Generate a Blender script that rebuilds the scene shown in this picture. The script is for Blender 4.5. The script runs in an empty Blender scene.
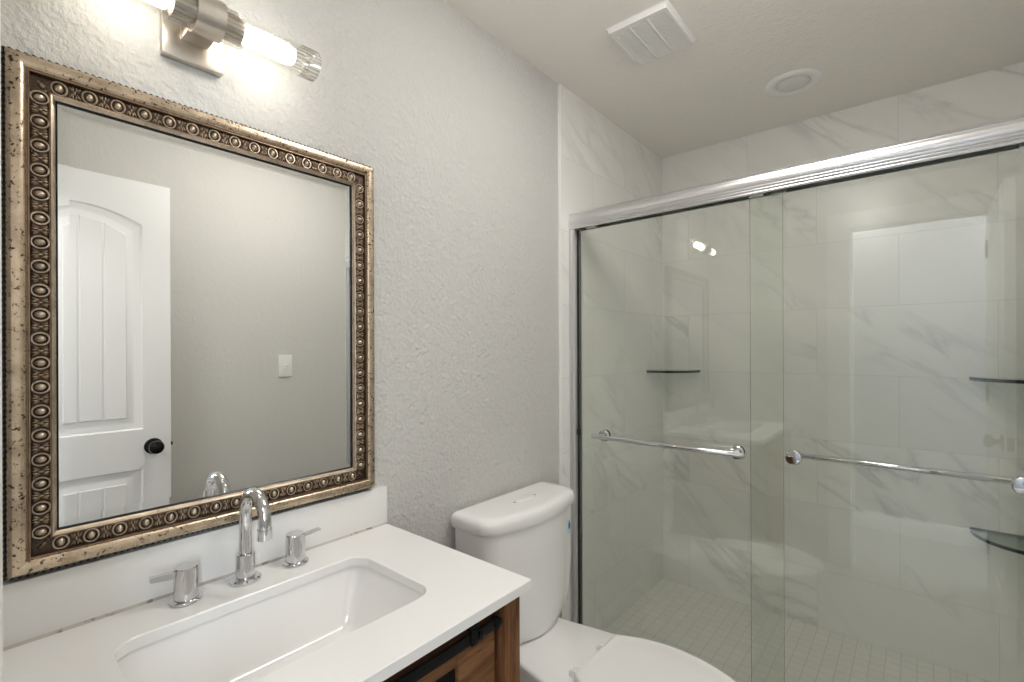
import bpy, bmesh, math, random
from mathutils import Vector, Matrix, Euler

random.seed(7)
S = bpy.context.scene
COL = S.collection
PI = math.pi

# ------------------------------------------------------------------ camera
W, YB, ZC = 1.522, 2.688, 2.432          # room width, shower back wall, ceiling height
YF = 0.010                               # room face of the doorway wall
cam_d = bpy.data.cameras.new('camera')
cam = bpy.data.objects.new('camera', cam_d)
COL.objects.link(cam)
S.camera = cam
cam_d.sensor_width = 36.0
cam_d.lens = 480.8 / 1024 * 36.0
cam_d.shift_y = (349.5 - 341.0) / 1024
cam_d.clip_start = 0.01
yaw, pitch, roll = math.radians(40.185), 0.0, math.radians(-0.222)
f = Vector((-math.sin(yaw) * math.cos(pitch), math.cos(yaw) * math.cos(pitch), math.sin(pitch)))
r0 = Vector((math.cos(yaw), math.sin(yaw), 0))
u0 = r0.cross(f)
rr = r0 * math.cos(roll) + u0 * math.sin(roll)
uu = u0 * math.cos(roll) - r0 * math.sin(roll)
cam.matrix_world = Matrix(((rr.x, uu.x, -f.x, 1.14), (rr.y, uu.y, -f.y, 0.0), (rr.z, uu.z, -f.z, 1.33), (0, 0, 0, 1)))

# ------------------------------------------------------------------ world, lights, exposure
wd = bpy.data.worlds.new('world')
S.world = wd
wd.use_nodes = True
wd.node_tree.nodes['Background'].inputs[0].default_value = (0.75, 0.85, 1.0, 1)
wd.node_tree.nodes['Background'].inputs[1].default_value = 0.4


def area(name, loc, rot, sx, sy, power, col):
    d = bpy.data.lights.new(name, 'AREA')
    d.shape = 'RECTANGLE'
    d.size, d.size_y = sx, sy
    d.energy = power
    d.color = col
    o = bpy.data.objects.new(name, d)
    o.location = loc
    o.rotation_euler = rot
    COL.objects.link(o)
    return o


BULB = 11.5          # emission strength of the two vanity bulbs


def lamp(name, loc, power, col, r):
    d = bpy.data.lights.new(name, 'POINT')
    d.energy, d.color, d.shadow_soft_size = power, col, r
    o = bpy.data.objects.new(name, d)
    o.location = loc
    COL.objects.link(o)
    return o


# added fill above the open floor: unseen point and area source, no fixture
lamp('room_fill_point', (0.86, 0.98, 2.30), 5.4, (1.0, 0.97, 0.935), 0.08)
area('room_fill_area', (0.82, 1.15, 2.425), (0, 0, 0), 0.5, 0.5, 5.0, (1.0, 0.97, 0.935))
# the hall behind the camera: two added fill sources, daylight from an added window
lamp('hall_fill_point', (1.70, -0.50, 2.27), 14.0, (1.0, 0.97, 0.95), 0.10)
lamp('hall_fill_point', (0.80, -0.50, 2.27), 17.0, (1.0, 0.97, 0.95), 0.10)
area('hall_daylight_fill', (2.72, -0.45, 1.45), (0, PI / 2, 0), 1.1, 0.7, 45.0, (0.80, 0.90, 1.0))

S.view_settings.view_transform = 'Standard'
S.view_settings.look = 'None'
S.view_settings.gamma = 1
S.view_settings.use_curve_mapping = False
S.view_settings.exposure = 0.45
S.cycles.use_denoising = True
S.cycles.max_bounces = 16
S.cycles.diffuse_bounces = 8
S.cycles.glossy_bounces = 8
S.cycles.transparent_max_bounces = 24
S.cycles.sample_clamp_indirect = 6


# ------------------------------------------------------------------ node helpers
class NT:
    def __init__(self, name):
        self.m = bpy.data.materials.new(name)
        self.m.use_nodes = True
        self.t = self.m.node_tree
        self.b = self.t.nodes['Principled BSDF']
        self.out = self.t.nodes['Material Output']

    def n(self, typ, **kw):
        nd = self.t.nodes.new(typ)
        for k, v in kw.items():
            if k.startswith('_'):
                setattr(nd, k[1:], v)
            else:
                key = int(k[1:]) if k[0] == 'i' and k[1:].isdigit() else k.replace('__', ' ')
                if hasattr(v, 'is_output'):
                    self.t.links.new(v, nd.inputs[key])
                else:
                    nd.inputs[key].default_value = v
        return nd

    def link(self, a, b):
        self.t.links.new(a, b)

    def math(self, op, a, b=None, c=None, clamp=False):
        nd = self.t.nodes.new('ShaderNodeMath')
        nd.operation = op
        nd.use_clamp = clamp
        for i, v in enumerate((a, b, c)):
            if v is None:
                continue
            if hasattr(v, 'is_output'):
                self.t.links.new(v, nd.inputs[i])
            else:
                nd.inputs[i].default_value = v
        return nd.outputs[0]

    def ramp(self, fac, stops):
        nd = self.t.nodes.new('ShaderNodeValToRGB')
        self.t.links.new(fac, nd.inputs[0])
        e = nd.color_ramp.elements
        while len(e) < len(stops):
            e.new(0.5)
        for el, (p, c) in zip(e, stops):
            el.position = p
            el.color = (*c, 1) if len(c) == 3 else c
        return nd.outputs[0]

    def mix(self, fac, a, b):
        nd = self.t.nodes.new('ShaderNodeMix')
        nd.data_type = 'RGBA'
        for i, v in ((0, fac), (6, a), (7, b)):
            if hasattr(v, 'is_output'):
                self.t.links.new(v, nd.inputs[i])
            else:
                nd.inputs[i].default_value = v if i == 0 else (*v, 1)
        return nd.outputs[2]

    def pos(self):
        return self.t.nodes.new('ShaderNodeNewGeometry').outputs['Position']

    def bump(self, height, strength, dist):
        nd = self.n('ShaderNodeBump', Strength=strength, Distance=dist, Height=height)
        self.link(nd.outputs[0], self.b.inputs['Normal'])


def plain(name, col, rough=0.5, metal=0.0, spec=0.5, coat=0.0):
    k = NT(name)
    k.b.inputs['Base Color'].default_value = (*col, 1)
    k.b.inputs['Roughness'].default_value = rough
    k.b.inputs['Metallic'].default_value = metal
    k.b.inputs['Specular IOR Level'].default_value = spec
    k.b.inputs['Coat Weight'].default_value = coat
    # a trace of surface unevenness
    nz = k.n('ShaderNodeTexNoise', Scale=60.0, Detail=2.0)
    k.link(k.t.nodes.new('ShaderNodeTexCoord').outputs['Object'], nz.inputs['Vector'])
    rg = k.math('MULTIPLY_ADD', nz.outputs[0], 0.06, max(0.0, rough - 0.03))
    if rough > 0.08 and metal < 0.5:
        k.link(rg, k.b.inputs['Roughness'])
    return k.m


def paint(name, col, bump=0.35, scale=1.0, rough=0.68):
    k = NT(name)
    p = k.t.nodes.new('ShaderNodeTexCoord').outputs['Object']
    a = k.n('ShaderNodeTexNoise', Vector=p, Scale=95.0 * scale, Detail=3.0, Roughness=0.55)
    b = k.n('ShaderNodeTexNoise', Vector=p, Scale=38.0 * scale, Detail=2.0, Roughness=0.5)
    h1 = k.ramp(a.outputs[0], [(0.42, (0, 0, 0)), (0.62, (1, 1, 1))])
    h2 = k.ramp(b.outputs[0], [(0.45, (0, 0, 0)), (0.60, (1, 1, 1))])
    h = k.math('ADD', k.math('MULTIPLY', h1, 0.6), k.math('MULTIPLY', h2, 0.6))
    k.bump(h, bump, 0.0022)
    k.b.inputs['Base Color'].default_value = (*col, 1)
    k.b.inputs['Roughness'].default_value = rough
    k.b.inputs['Specular IOR Level'].default_value = 0.18
    return k.m


def marble(name, axis):
    """large marble-look tile, running bond; axis 0: wall along x, axis 1: wall along y"""
    k = NT(name)
    sep = k.n('ShaderNodeSeparateXYZ', Vector=k.pos())
    a = sep.outputs[axis]
    z = sep.outputs[2]
    ax = k.math('SUBTRACT', a, 0.467 if axis == 0 else 0.39)
    zz = k.math('ADD', z, 0.033)
    v = k.n('ShaderNodeCombineXYZ', X=ax, Y=zz, Z=0.0)
    br = k.n('ShaderNodeTexBrick', Vector=v.outputs[0], Scale=1.0)
    br.offset, br.offset_frequency, br.squash = 0.5, 2, 1.0
    br.inputs['Brick Width'].default_value = 0.61
    br.inputs['Row Height'].default_value = 0.31
    br.inputs['Mortar Size'].default_value = 0.0016
    br.inputs['Mortar Smooth'].default_value = 0.3
    br.inputs['Color1'].default_value = (0, 0, 0, 1)
    br.inputs['Color2'].default_value = (1, 1, 1, 1)
    br.inputs['Bias'].default_value = 0.0
    rnd = k.math('MULTIPLY', br.outputs['Color'], 3.0)
    # rotate so that the veins fall to the right
    ang = math.radians(38)
    s = k.math('SUBTRACT', k.math('MULTIPLY', a, math.cos(ang)), k.math('MULTIPLY', z, math.sin(ang)))
    t = k.math('ADD', k.math('MULTIPLY', a, math.sin(ang)), k.math('MULTIPLY', z, math.cos(ang)))
    vv = k.n('ShaderNodeCombineXYZ', X=k.math('MULTIPLY', s, 0.9), Y=k.math('MULTIPLY', t, 3.4), Z=rnd)
    n1 = k.n('ShaderNodeTexNoise', Vector=vv.outputs[0], Scale=1.5, Detail=7.0, Roughness=0.55, Distortion=0.6)
    n2 = k.n('ShaderNodeTexNoise', Vector=vv.outputs[0], Scale=0.8, Detail=4.0, Roughness=0.5, Distortion=0.3)
    v1 = k.math('ABSOLUTE', k.math('SUBTRACT', n1.outputs[0], 0.5))
    vein = k.ramp(v1, [(0.0, (1, 1, 1)), (0.014, (0.55, 0.55, 0.55)), (0.05, (0.12, 0.12, 0.12)), (0.11, (0, 0, 0))])
    msk = k.ramp(n2.outputs[0], [(0.46, (0, 0, 0)), (0.66, (1, 1, 1))])
    amt = k.math('MULTIPLY', k.math('MULTIPLY', vein, msk), 0.55)
    cloud = k.ramp(n2.outputs[0], [(0.3, MARB_LO), (0.65, MARB_HI)])
    c = k.mix(amt, cloud, (0.42, 0.43, 0.44))
    c = k.mix(k.math('MULTIPLY', br.outputs['Fac'], 0.40), c, (0.52, 0.52, 0.49))
    k.link(c, k.b.inputs['Base Color'])
    k.b.inputs['Roughness'].default_value = 0.22
    k.b.inputs['Specular IOR Level'].default_value = 0.4
    k.bump(k.math('SUBTRACT', 1.0, br.outputs['Fac']), 0.25, 0.001)
    return k.m


def mosaic(name):
    k = NT(name)
    br = k.n('ShaderNodeTexBrick', Vector=k.pos(), Scale=1.0)
    br.offset, br.squash = 0.0, 1.0
    br.inputs['Brick Width'].default_value = 0.0515
    br.inputs['Row Height'].default_value = 0.0515
    br.inputs['Mortar Size'].default_value = 0.0018
    br.inputs['Color1'].default_value = (0.74, 0.73, 0.69, 1)
    br.inputs['Color2'].default_value = (0.78, 0.77, 0.73, 1)
    br.inputs['Mortar'].default_value = (0.60, 0.60, 0.565, 1)
    k.link(br.outputs['Color'], k.b.inputs['Base Color'])
    k.b.inputs['Roughness'].default_value = 0.4
    return k.m


def wood(name, c1, c2, c3, along='y', rough=0.55):
    k = NT(name)
    p = k.t.nodes.new('ShaderNodeTexCoord').outputs['Object']
    sc = {'y': (26, 2.2, 26), 'z': (26, 26, 2.2), 'x': (2.2, 26, 26)}[along]
    mp = k.n('ShaderNodeMapping', Vector=p, Scale=sc)
    n1 = k.n('ShaderNodeTexNoise', Vector=mp.outputs[0], Scale=1.6, Detail=8.0, Roughness=0.62, Distortion=0.8)
    c = k.ramp(n1.outputs[0], [(0.30, c1), (0.5, c2), (0.72, c3)])
    mp2 = k.n('ShaderNodeMapping', Vector=p, Scale=tuple(v * 5 for v in sc))
    n2 = k.n('ShaderNodeTexNoise', Vector=mp2.outputs[0], Scale=2.0, Detail=3.0)
    c = k.mix(k.ramp(n2.outputs[0], [(0.55, (0, 0, 0)), (0.72, (0.6, 0.6, 0.6))]), c, tuple(v * 0.35 for v in c1))
    k.link(c, k.b.inputs['Base Color'])
    k.b.inputs['Roughness'].default_value = rough
    k.b.inputs['Specular IOR Level'].default_value = 0.25
    k.bump(n2.outputs[0], 0.3, 0.0015)
    return k.m


def planks(name):
    k = NT(name)
    br = k.n('ShaderNodeTexBrick', Vector=k.pos(), Scale=1.0)
    br.offset = 0.37
    br.inputs['Brick Width'].default_value = 1.2
    br.inputs['Row Height'].default_value = 0.18
    br.inputs['Mortar Size'].default_value = 0.0012
    br.inputs['Color1'].default_value = (0.40, 0.385, 0.365, 1)
    br.inputs['Color2'].default_value = (0.48, 0.465, 0.44, 1)
    br.inputs['Mortar'].default_value = (0.08, 0.08, 0.08, 1)
    mp = k.n('ShaderNodeMapping', Vector=k.pos(), Scale=(2, 30, 1))
    nz = k.n('ShaderNodeTexNoise', Vector=mp.outputs[0], Scale=2.0, Detail=6.0)
    c = k.mix(k.math('MULTIPLY', nz.outputs[0], 0.6), br.outputs['Color'], (0.2, 0.19, 0.18))
    k.link(c, k.b.inputs['Base Color'])
    k.b.inputs['Roughness'].default_value = 0.45
    return k.m


def antique(name, base, dark, rough=0.32, speck=0.5, metal=0.85, scale=1.0):
    """old metal leaf: worn tone, dark fly specks and rubbed patches"""
    k = NT(name)
    p = k.t.nodes.new('ShaderNodeTexCoord').outputs['Object']
    a = k.n('ShaderNodeTexNoise', Vector=p, Scale=150.0 * scale, Detail=4.0, Roughness=0.6)
    b = k.n('ShaderNodeTexNoise', Vector=p, Scale=35.0 * scale, Detail=5.0, Roughness=0.6)
    sp = k.ramp(a.outputs[0], [(0.36, (1, 1, 1)), (0.43, (0, 0, 0))])
    bp = k.ramp(b.outputs[0], [(0.35, (0.75, 0.75, 0.75)), (0.62, (0, 0, 0))])
    mid = tuple(0.45 * x + 0.55 * y for x, y in zip(base, dark))
    c = k.mix(k.math('MULTIPLY', bp, 0.8), base, mid)
    c = k.mix(k.math('MULTIPLY', sp, speck), c, dark)
    k.link(c, k.b.inputs['Base Color'])
    k.b.inputs['Metallic'].default_value = metal
    k.b.inputs['Roughness'].default_value = rough
    k.bump(a.outputs[0], 0.25, 0.0008)
    return k.m


def clear_glass(name, tint, refl=0.045, grazing=0.9, tone=(0.96, 0.98, 0.97)):
    """thin architectural glass: tinted see-through with a Schlick reflection on each face"""
    k = NT(name)
    g = k.t.nodes.new('ShaderNodeNewGeometry')
    d = k.t.nodes.new('ShaderNodeVectorMath')
    d.operation = 'DOT_PRODUCT'
    k.link(g.outputs['Normal'], d.inputs[0])
    k.link(g.outputs['Incoming'], d.inputs[1])
    c = k.math('ABSOLUTE', d.outputs['Value'])
    p5 = k.math('POWER', k.math('SUBTRACT', 1.0, c, clamp=True), 5.0)
    fr = k.math('MULTIPLY_ADD', p5, grazing, refl, clamp=True)
    tr = k.n('ShaderNodeBsdfTransparent', Color=(*tint, 1))
    gl = k.n('ShaderNodeBsdfGlossy', Color=(*tone, 1), Roughness=0.0)
    mx = k.n('ShaderNodeMixShader', Fac=fr)
    k.link(tr.outputs[0], mx.inputs[1])
    k.link(gl.outputs[0], mx.inputs[2])
    k.link(mx.outputs[0], k.out.inputs['Surface'])
    return k.m


def emit(name, col, strength):
    k = NT(name)
    k.b.inputs['Base Color'].default_value = (0.9, 0.9, 0.9, 1)
    k.b.inputs['Emission Color'].default_value = (*col, 1)
    k.b.inputs['Emission Strength'].default_value = strength
    return k.m


MARB_LO, MARB_HI = (0.76, 0.755, 0.73), (0.85, 0.845, 0.815)
M = dict(
    wall=paint('wall_paint', (0.578, 0.571, 0.549), 0.9, 0.9),
    wall_smooth=paint('wall_paint_plain', (0.63, 0.622, 0.59), 0.25, 1.0),
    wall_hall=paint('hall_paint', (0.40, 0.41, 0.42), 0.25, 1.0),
    ceil=paint('ceiling_paint', (0.88, 0.847, 0.80), 0.6, 1.0, 0.7),
    trim=plain('white_trim_paint', (0.86, 0.86, 0.85), 0.32),
    door=plain('white_door_paint', (0.84, 0.84, 0.83), 0.35),
    marble_x=marble('marble_tile', 0),
    marble_y=marble('marble_tile_side', 1),
    mosaic=mosaic('shower_mosaic'),
    floor=planks('grey_plank_floor'),
    quartz=plain('white_quartz', (0.84, 0.835, 0.82), 0.25),
    porcelain=plain('white_porcelain', (0.85, 0.845, 0.835), 0.07, 0, 0.5, 0.3),
    plastic=plain('white_plastic', (0.84, 0.83, 0.815), 0.16),
    chrome=plain('chrome', (0.66, 0.66, 0.67), 0.05, 1.0),
    nickel=plain('brushed_nickel', (0.62, 0.57, 0.51), 0.30, 1.0),
    alu=plain('satin_aluminium', (0.76, 0.76, 0.77), 0.30, 1.0),
    black=plain('black_iron', (0.006, 0.006, 0.0065), 0.6, 0.0, 0.2),
    rubber=plain('black_rubber', (0.022, 0.024, 0.023), 0.6),
    bronze=plain('black_bronze', (0.012, 0.011, 0.011), 0.22, 0.5),
    wood_z=wood('reclaimed_wood_upright', (0.0698, 0.0271, 0.0109), (0.155, 0.0683, 0.0279), (0.2325, 0.1124, 0.0504), 'z'),
    wood_y=wood('reclaimed_wood_level', (0.0775, 0.031, 0.0131), (0.1783, 0.0814, 0.0334), (0.2635, 0.1317, 0.062), 'y'),
    wood_dark=wood('dark_stained_wood', (0.04, 0.015, 0.008), (0.085, 0.033, 0.015), (0.13, 0.055, 0.024), 'y'),
    leaf=antique('antique_silver_leaf', (0.66, 0.53, 0.39), (0.045, 0.026, 0.015), 0.27, 0.95, 0.9, 1.0),
    egg=antique('rubbed_silver', (0.66, 0.56, 0.45), (0.14, 0.09, 0.05), 0.28, 0.35, 0.9, 1.0),
    patina=antique('dark_bronze_patina', (0.10, 0.070, 0.050), (0.02, 0.013, 0.010), 0.38, 0.8, 0.8, 2.0),
    lip=antique('brown_silver_lip', (0.36, 0.25, 0.165), (0.06, 0.035, 0.022), 0.3, 0.5, 0.9, 1.2),
    mirror=plain('mirror_silver', (0.895, 0.905, 0.89), 0.0, 1.0),
    glass=clear_glass('shower_glass', (0.970, 0.981, 0.964), 0.062),
    glass_edge=plain('glass_edge_green', (0.05, 0.085, 0.07), 0.15),
    glass_shelf=clear_glass('shelf_glass', (0.70, 0.76, 0.73), 0.05),
    shelf_edge=plain('shelf_edge_dark', (0.008, 0.010, 0.010), 0.3, 0.0, 0.25),
    tube=clear_glass('lamp_tube_glass', (0.97, 0.97, 0.96), 0.03, 0.5),
    rib=clear_glass('lamp_ribbed_glass', (0.66, 0.64, 0.61), 0.16, 0.8),
    bulb=emit('lit_bulb', (1.0, 0.93, 0.84), BULB),
    lens=plain('frosted_lens', (0.74, 0.73, 0.70), 0.35),
    caulk=plain('white_caulk', (0.78, 0.77, 0.73), 0.5),
    old_caulk=antique('worn_caulk', (0.56, 0.53, 0.48), (0.16, 0.13, 0.10), 0.6, 0.8, 0.0, 0.25),
    blue=plain('sticker_blue', (0.02, 0.09, 0.28), 0.4),
    pale_blue=plain('sticker_pale_blue', (0.50, 0.66, 0.76), 0.4),
    hose=plain('braided_steel', (0.5, 0.5, 0.5), 0.4, 0.9),
    dot=plain('dark_seam', (0.10, 0.10, 0.10), 0.5),
)


# ------------------------------------------------------------------ mesh helpers
def obj(name, bm, mats, parent=None, smooth=35.0, loc=None):
    """link one mesh; vertices are given in world space"""
    me = bpy.data.meshes.new(name)
    bmesh.ops.recalc_face_normals(bm, faces=bm.faces[:])
    bm.to_mesh(me)
    bm.free()
    for m in (mats if isinstance(mats, (list, tuple)) else [mats]):
        me.materials.append(M[m])
    if smooth:
        me.shade_smooth()
        me.set_sharp_from_angle(angle=math.radians(smooth))
    o = bpy.data.objects.new(name, me)
    COL.objects.link(o)
    if parent is not None:
        o.parent = parent
        top = Vector((0, 0, 0))
        p = parent
        while p is not None:
            top += p.location
            p = p.parent
        o.matrix_parent_inverse = Matrix.Translation(-top) if parent.type == 'EMPTY' else Matrix()
    return o


def thing(name, label, cat, loc, group=None):
    o = bpy.data.objects.new(name, None)
    o.empty_display_size = 0.05
    o.location = loc
    COL.objects.link(o)
    o['label'], o['category'] = label, cat
    if group:
        o['group'] = group
    return o


def tag(o, label, cat, group=None):
    o['label'], o['category'] = label, cat
    if group:
        o['group'] = group
    return o


def struct(name, bm, mats, parent=None, smooth=35.0, label=None):
    o = obj(name, bm, mats, parent, smooth)
    if parent is None:
        o['kind'] = 'structure'
    if label:
        o['label'] = label
    return o


def B():
    return bmesh.new()


def box(bm, x0, x1, y0, y1, z0, z1, bev=0.0, mi=0, seg=2):
    vs = [bm.verts.new((x, y, z)) for x in (x0, x1) for y in (y0, y1) for z in (z0, z1)]
    q = [(0, 1, 3, 2), (4, 6, 7, 5), (0, 4, 5, 1), (2, 3, 7, 6), (0, 2, 6, 4), (1, 5, 7, 3)]
    fs = [bm.faces.new([vs[i] for i in k]) for k in q]
    for fc in fs:
        fc.material_index = mi
    if bev > 0:
        es = list({e for fc in fs for e in fc.edges})
        r = bmesh.ops.bevel(bm, geom=es, offset=bev, segments=seg, affect='EDGES', profile=0.5)
        for fc in r['faces']:
            fc.material_index = mi
    return bm


def ring(bm, pts):
    return [bm.verts.new(p) for p in pts]


def bridge(bm, a, b, mi=0, closed=True):
    n = len(a)
    for i in range(n if closed else n - 1):
        j = (i + 1) % n
        fc = bm.faces.new((a[i], a[j], b[j], b[i]))
        fc.material_index = mi


def loft(bm, rings, cap0=True, cap1=True, mi=0):
    rs = [ring(bm, p) for p in rings]
    for a, b in zip(rs, rs[1:]):
        bridge(bm, a, b, mi)
    if cap0:
        bm.faces.new(rs[0]).material_index = mi
    if cap1:
        bm.faces.new(rs[-1]).material_index = mi
    return rs


def basis(axis):
    a = Vector(axis).normalized()
    h = Vector((0, 0, 1)) if abs(a.z) < 0.9 else Vector((1, 0, 0))
    u = a.cross(h).normalized()
    return a, u, a.cross(u).normalized()


def lathe(bm, c, axis, prof, n=32, mi=0, cap=True):
    """prof: (distance along axis, radius)"""
    a, u, v = basis(axis)
    c = Vector(c)
    rs = []
    for s, r in prof:
        rs.append(ring(bm, [c + a * s + (u * math.cos(2 * PI * i / n) + v * math.sin(2 * PI * i / n)) * max(r, 1e-5) for i in range(n)]))
    for p, q in zip(rs, rs[1:]):
        bridge(bm, p, q, mi)
    if cap:
        bm.faces.new(rs[0]).material_index = mi
        bm.faces.new(rs[-1]).material_index = mi


def tube(bm, pts, r, n=16, mi=0, cap=True):
    pts = [Vector(p) for p in pts]
    rads = r if isinstance(r, (list, tuple)) else [r] * len(pts)
    t0 = (pts[1] - pts[0]).normalized()
    _, u, v = basis(t0)
    rs = []
    for i, p in enumerate(pts):
        t = (pts[min(i + 1, len(pts) - 1)] - pts[max(i - 1, 0)]).normalized()
        u = (u - t * u.dot(t)).normalized()
        v = t.cross(u)
        rs.append(ring(bm, [p + (u * math.cos(2 * PI * k / n) + v * math.sin(2 * PI * k / n)) * rads[i] for k in range(n)]))
    for a, b in zip(rs, rs[1:]):
        bridge(bm, a, b, mi)
    if cap:
        bm.faces.new(rs[0]).material_index = mi
        bm.faces.new(rs[-1]).material_index = mi


def rrect(x0, x1, y0, y1, z, rad, n=6):
    """rounded rectangle in a level plane, counter-clockwise"""
    out = []
    for cx, cy, a0 in ((x1 - rad, y1 - rad, 0), (x0 + rad, y1 - rad, 90), (x0 + rad, y0 + rad, 180), (x1 - rad, y0 + rad, 270)):
        for i in range(n + 1):
            a = math.radians(a0 + 90 * i / n)
            out.append((cx + rad * math.cos(a), cy + rad * math.sin(a), z))
    return out


def fill_between(bm, loops, mi=0):
    """flat face between closed vertex loops (outer + holes)"""
    es = []
    for lp in loops:
        for i in range(len(lp)):
            a, b = lp[i], lp[(i + 1) % len(lp)]
            e = bm.edges.get((a, b)) or bm.edges.new((a, b))
            es.append(e)
    r = bmesh.ops.triangle_fill(bm, use_beauty=True, edges=es)
    for g in r['geom']:
        if isinstance(g, bmesh.types.BMFace):
            g.material_index = mi


def extrude_profile(bm, prof, axis, a0, a1, mi=0):
    """closed profile swept straight; axis 'x': prof=(y,z); axis 'y': prof=(x,z); axis 'z': prof=(x,y)"""
    def pt(p, s):
        return {'x': (s, p[0], p[1]), 'y': (p[0], s, p[1]), 'z': (p[0], p[1], s)}[axis]
    loft(bm, [[pt(p, a0) for p in prof], [pt(p, a1) for p in prof]], mi=mi)


def ellipsoid(bm, c, ux, uy, uz, nu=10, nv=6, mi=0, half=True):
    """dome (upper half) or full ellipsoid with axes given as vectors"""
    c, ux, uy, uz = Vector(c), Vector(ux), Vector(uy), Vector(uz)
    lo = 0.0 if half else -PI / 2
    rs = []
    for j in range(nv):
        ph = lo + (PI / 2 - lo) * j / nv
        rs.append(ring(bm, [c + (ux * math.cos(2 * PI * i / nu) + uy * math.sin(2 * PI * i / nu)) * math.cos(ph) + uz * math.sin(ph) for i in range(nu)]))
    for a, b in zip(rs, rs[1:]):
        bridge(bm, a, b, mi)
    top = bm.verts.new(c + uz)
    for i in range(nu):
        bm.faces.new((rs[-1][i], rs[-1][(i + 1) % nu], top)).material_index = mi


def torus(bm, c, ux, uy, uz, r, nu=14, nv=6, mi=0):
    """ring following the ellipse (ux,uy), tube radius r raised along unit uz"""
    c, ux, uy, uz = Vector(c), Vector(ux), Vector(uy), Vector(uz).normalized()
    rs = []
    for i in range(nu):
        a = 2 * PI * i / nu
        d = ux * math.cos(a) + uy * math.sin(a)
        dn = d.normalized()
        rs.append(ring(bm, [c + d + (dn * math.cos(2 * PI * k / nv) + uz * math.sin(2 * PI * k / nv)) * r for k in range(nv)]))
    for i in range(nu):
        bridge(bm, rs[i], rs[(i + 1) % nu], mi)


def copy_tree(o, parent=None):
    c = o.copy()
    COL.objects.link(c)
    if parent is not None:
        c.parent = parent
    for ch in [k for k in bpy.data.objects if k.parent == o and k is not c]:
        copy_tree(ch, c)
    return c


# ------------------------------------------------------------------ the setting
YH = -0.875        # far wall of the hall behind the camera
HX0, HX1 = -0.62, 2.80
b = B(); box(b, HX0, HX1, YH - 0.02, YB + 0.02, -0.06, 0.0); struct('floor', b, 'floor', smooth=None)
b = B(); box(b, HX0, HX1, YH - 0.02, YB + 0.02, ZC, ZC + 0.06); struct('ceiling', b, 'ceil', smooth=None)
b = B(); box(b, -0.10, 0.0, -0.10, YB + 0.1, 0, ZC); struct('wall_left', b, 'wall', smooth=None)
b = B(); box(b, W, W + 0.10, -0.10, YB + 0.1, 0, ZC); struct('wall_right', b, 'wall_smooth', smooth=None)
TY = 1.653         # where the shower tile starts on the side walls
TT = 0.010         # tile thickness
b = B(); box(b, 0.0, W, YB, YB + 0.1, 0, ZC); struct('wall_back', b, 'marble_x', smooth=None)
b = B(); box(b, 0.0, TT, TY, YB, 0.0, ZC); struct('wall_shower_left', b, 'marble_y', smooth=None)
b = B(); box(b, W - TT, W, TY, YB, 0.0, ZC); struct('wall_shower_right', b, 'marble_y', smooth=None)
b = B(); box(b, 0.0, TT + 0.003, TY - 0.004, TY + 0.002, 0, ZC, 0.0015); struct('trim_1', b, 'trim')
b = B(); box(b, W - TT - 0.001, W, TY - 0.007, TY + 0.001, 0, ZC, 0.002); struct('trim_2', b, 'trim')
b = B(); box(b, TT, W - TT, 1.80, YB, 0.0, 0.004); struct('floor_shower', b, 'mosaic', smooth=None)
b = B(); box(b, TT, W - TT, 1.70, 1.80, 0.0, 0.075, 0.004); struct('trim_3', b, 'marble_x')   # shower kerb
# doorway wall: left pier, right pier, header
OX0, OX1, OZ = 0.807, 1.440, 2.072
b = B()
box(b, 0.0, OX0, -0.10, YF, 0, ZC)
box(b, OX1, W, -0.10, YF, 0, ZC)
box(b, OX0, OX1, -0.10, YF, OZ, ZC)
struct('wall_front', b, 'wall', smooth=None)
b = B()
box(b, OX0, OX0 + 0.018, -0.102, YF + 0.002, 0, OZ, 0.001)
box(b, OX1 - 0.018, OX1, -0.102, YF + 0.002, 0, OZ, 0.001)
box(b, OX0 + 0.018, OX1 - 0.018, -0.102, YF + 0.002, OZ - 0.018, OZ, 0.001)
box(b, OX0 + 0.018, OX0 + 0.030, -0.07, -0.030, 0, OZ - 0.018, 0.001)
box(b, OX0 + 0.030, OX1 - 0.018, -0.07, -0.030, OZ - 0.030, OZ - 0.018, 0.001)
struct('trim_4', b, 'trim')


def casing(bm, yb, yo):
    """door casing round the opening; yb wall face, yo outer face"""
    lo, hi = 0.712, 1.506
    zt = OZ + 0.075
    s = 1 if yo > yb else -1
    d = abs(yo - yb)
    for x0, x1 in ((lo, OX0 + 0.006), (OX1 - 0.006, hi)):
        prof = [(x0, yb), (x1, yb), (x1, yb + s * d * 0.55)]
        left = x0 == lo
        if left:
            prof = [(x0, yb), (x1, yb), (x1, yb + s * d * 0.5), (x1 - 0.012, yb + s * d * 0.62), (x0 + 0.045, yb + s * d * 0.7),
                    (x0 + 0.03, yb + s * d), (x0 + 0.004, yb + s * d), (x0, yb + s * d * 0.8)]
        else:
            prof = [(x0, yb), (x1, yb), (x1, yb + s * d * 0.8), (x1 - 0.004, yb + s * d), (x1 - 0.03, yb + s * d),
                    (x1 - 0.045, yb + s * d * 0.7), (x0 + 0.012, yb + s * d * 0.62), (x0, yb + s * d * 0.5)]
        extrude_profile(bm, prof, 'z', 0.0, OZ - 0.012)
    z0 = OZ - 0.012
    prof = [(yb, z0), (yb, zt), (yb + s * d * 0.8, zt), (yb + s * d, zt - 0.004), (yb + s * d, zt - 0.03),
            (yb + s * d * 0.7, zt - 0.045), (yb + s * d * 0.6, z0 + 0.012), (yb + s * d * 0.5, z0)]
    extrude_profile(bm, prof, 'x', lo, hi)


b = B(); casing(b, YF, 0.0217); struct('trim_5', b, 'trim', smooth=25)
b = B(); casing(b, -0.10, -0.115); struct('trim_6', b, 'trim', smooth=25)


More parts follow.
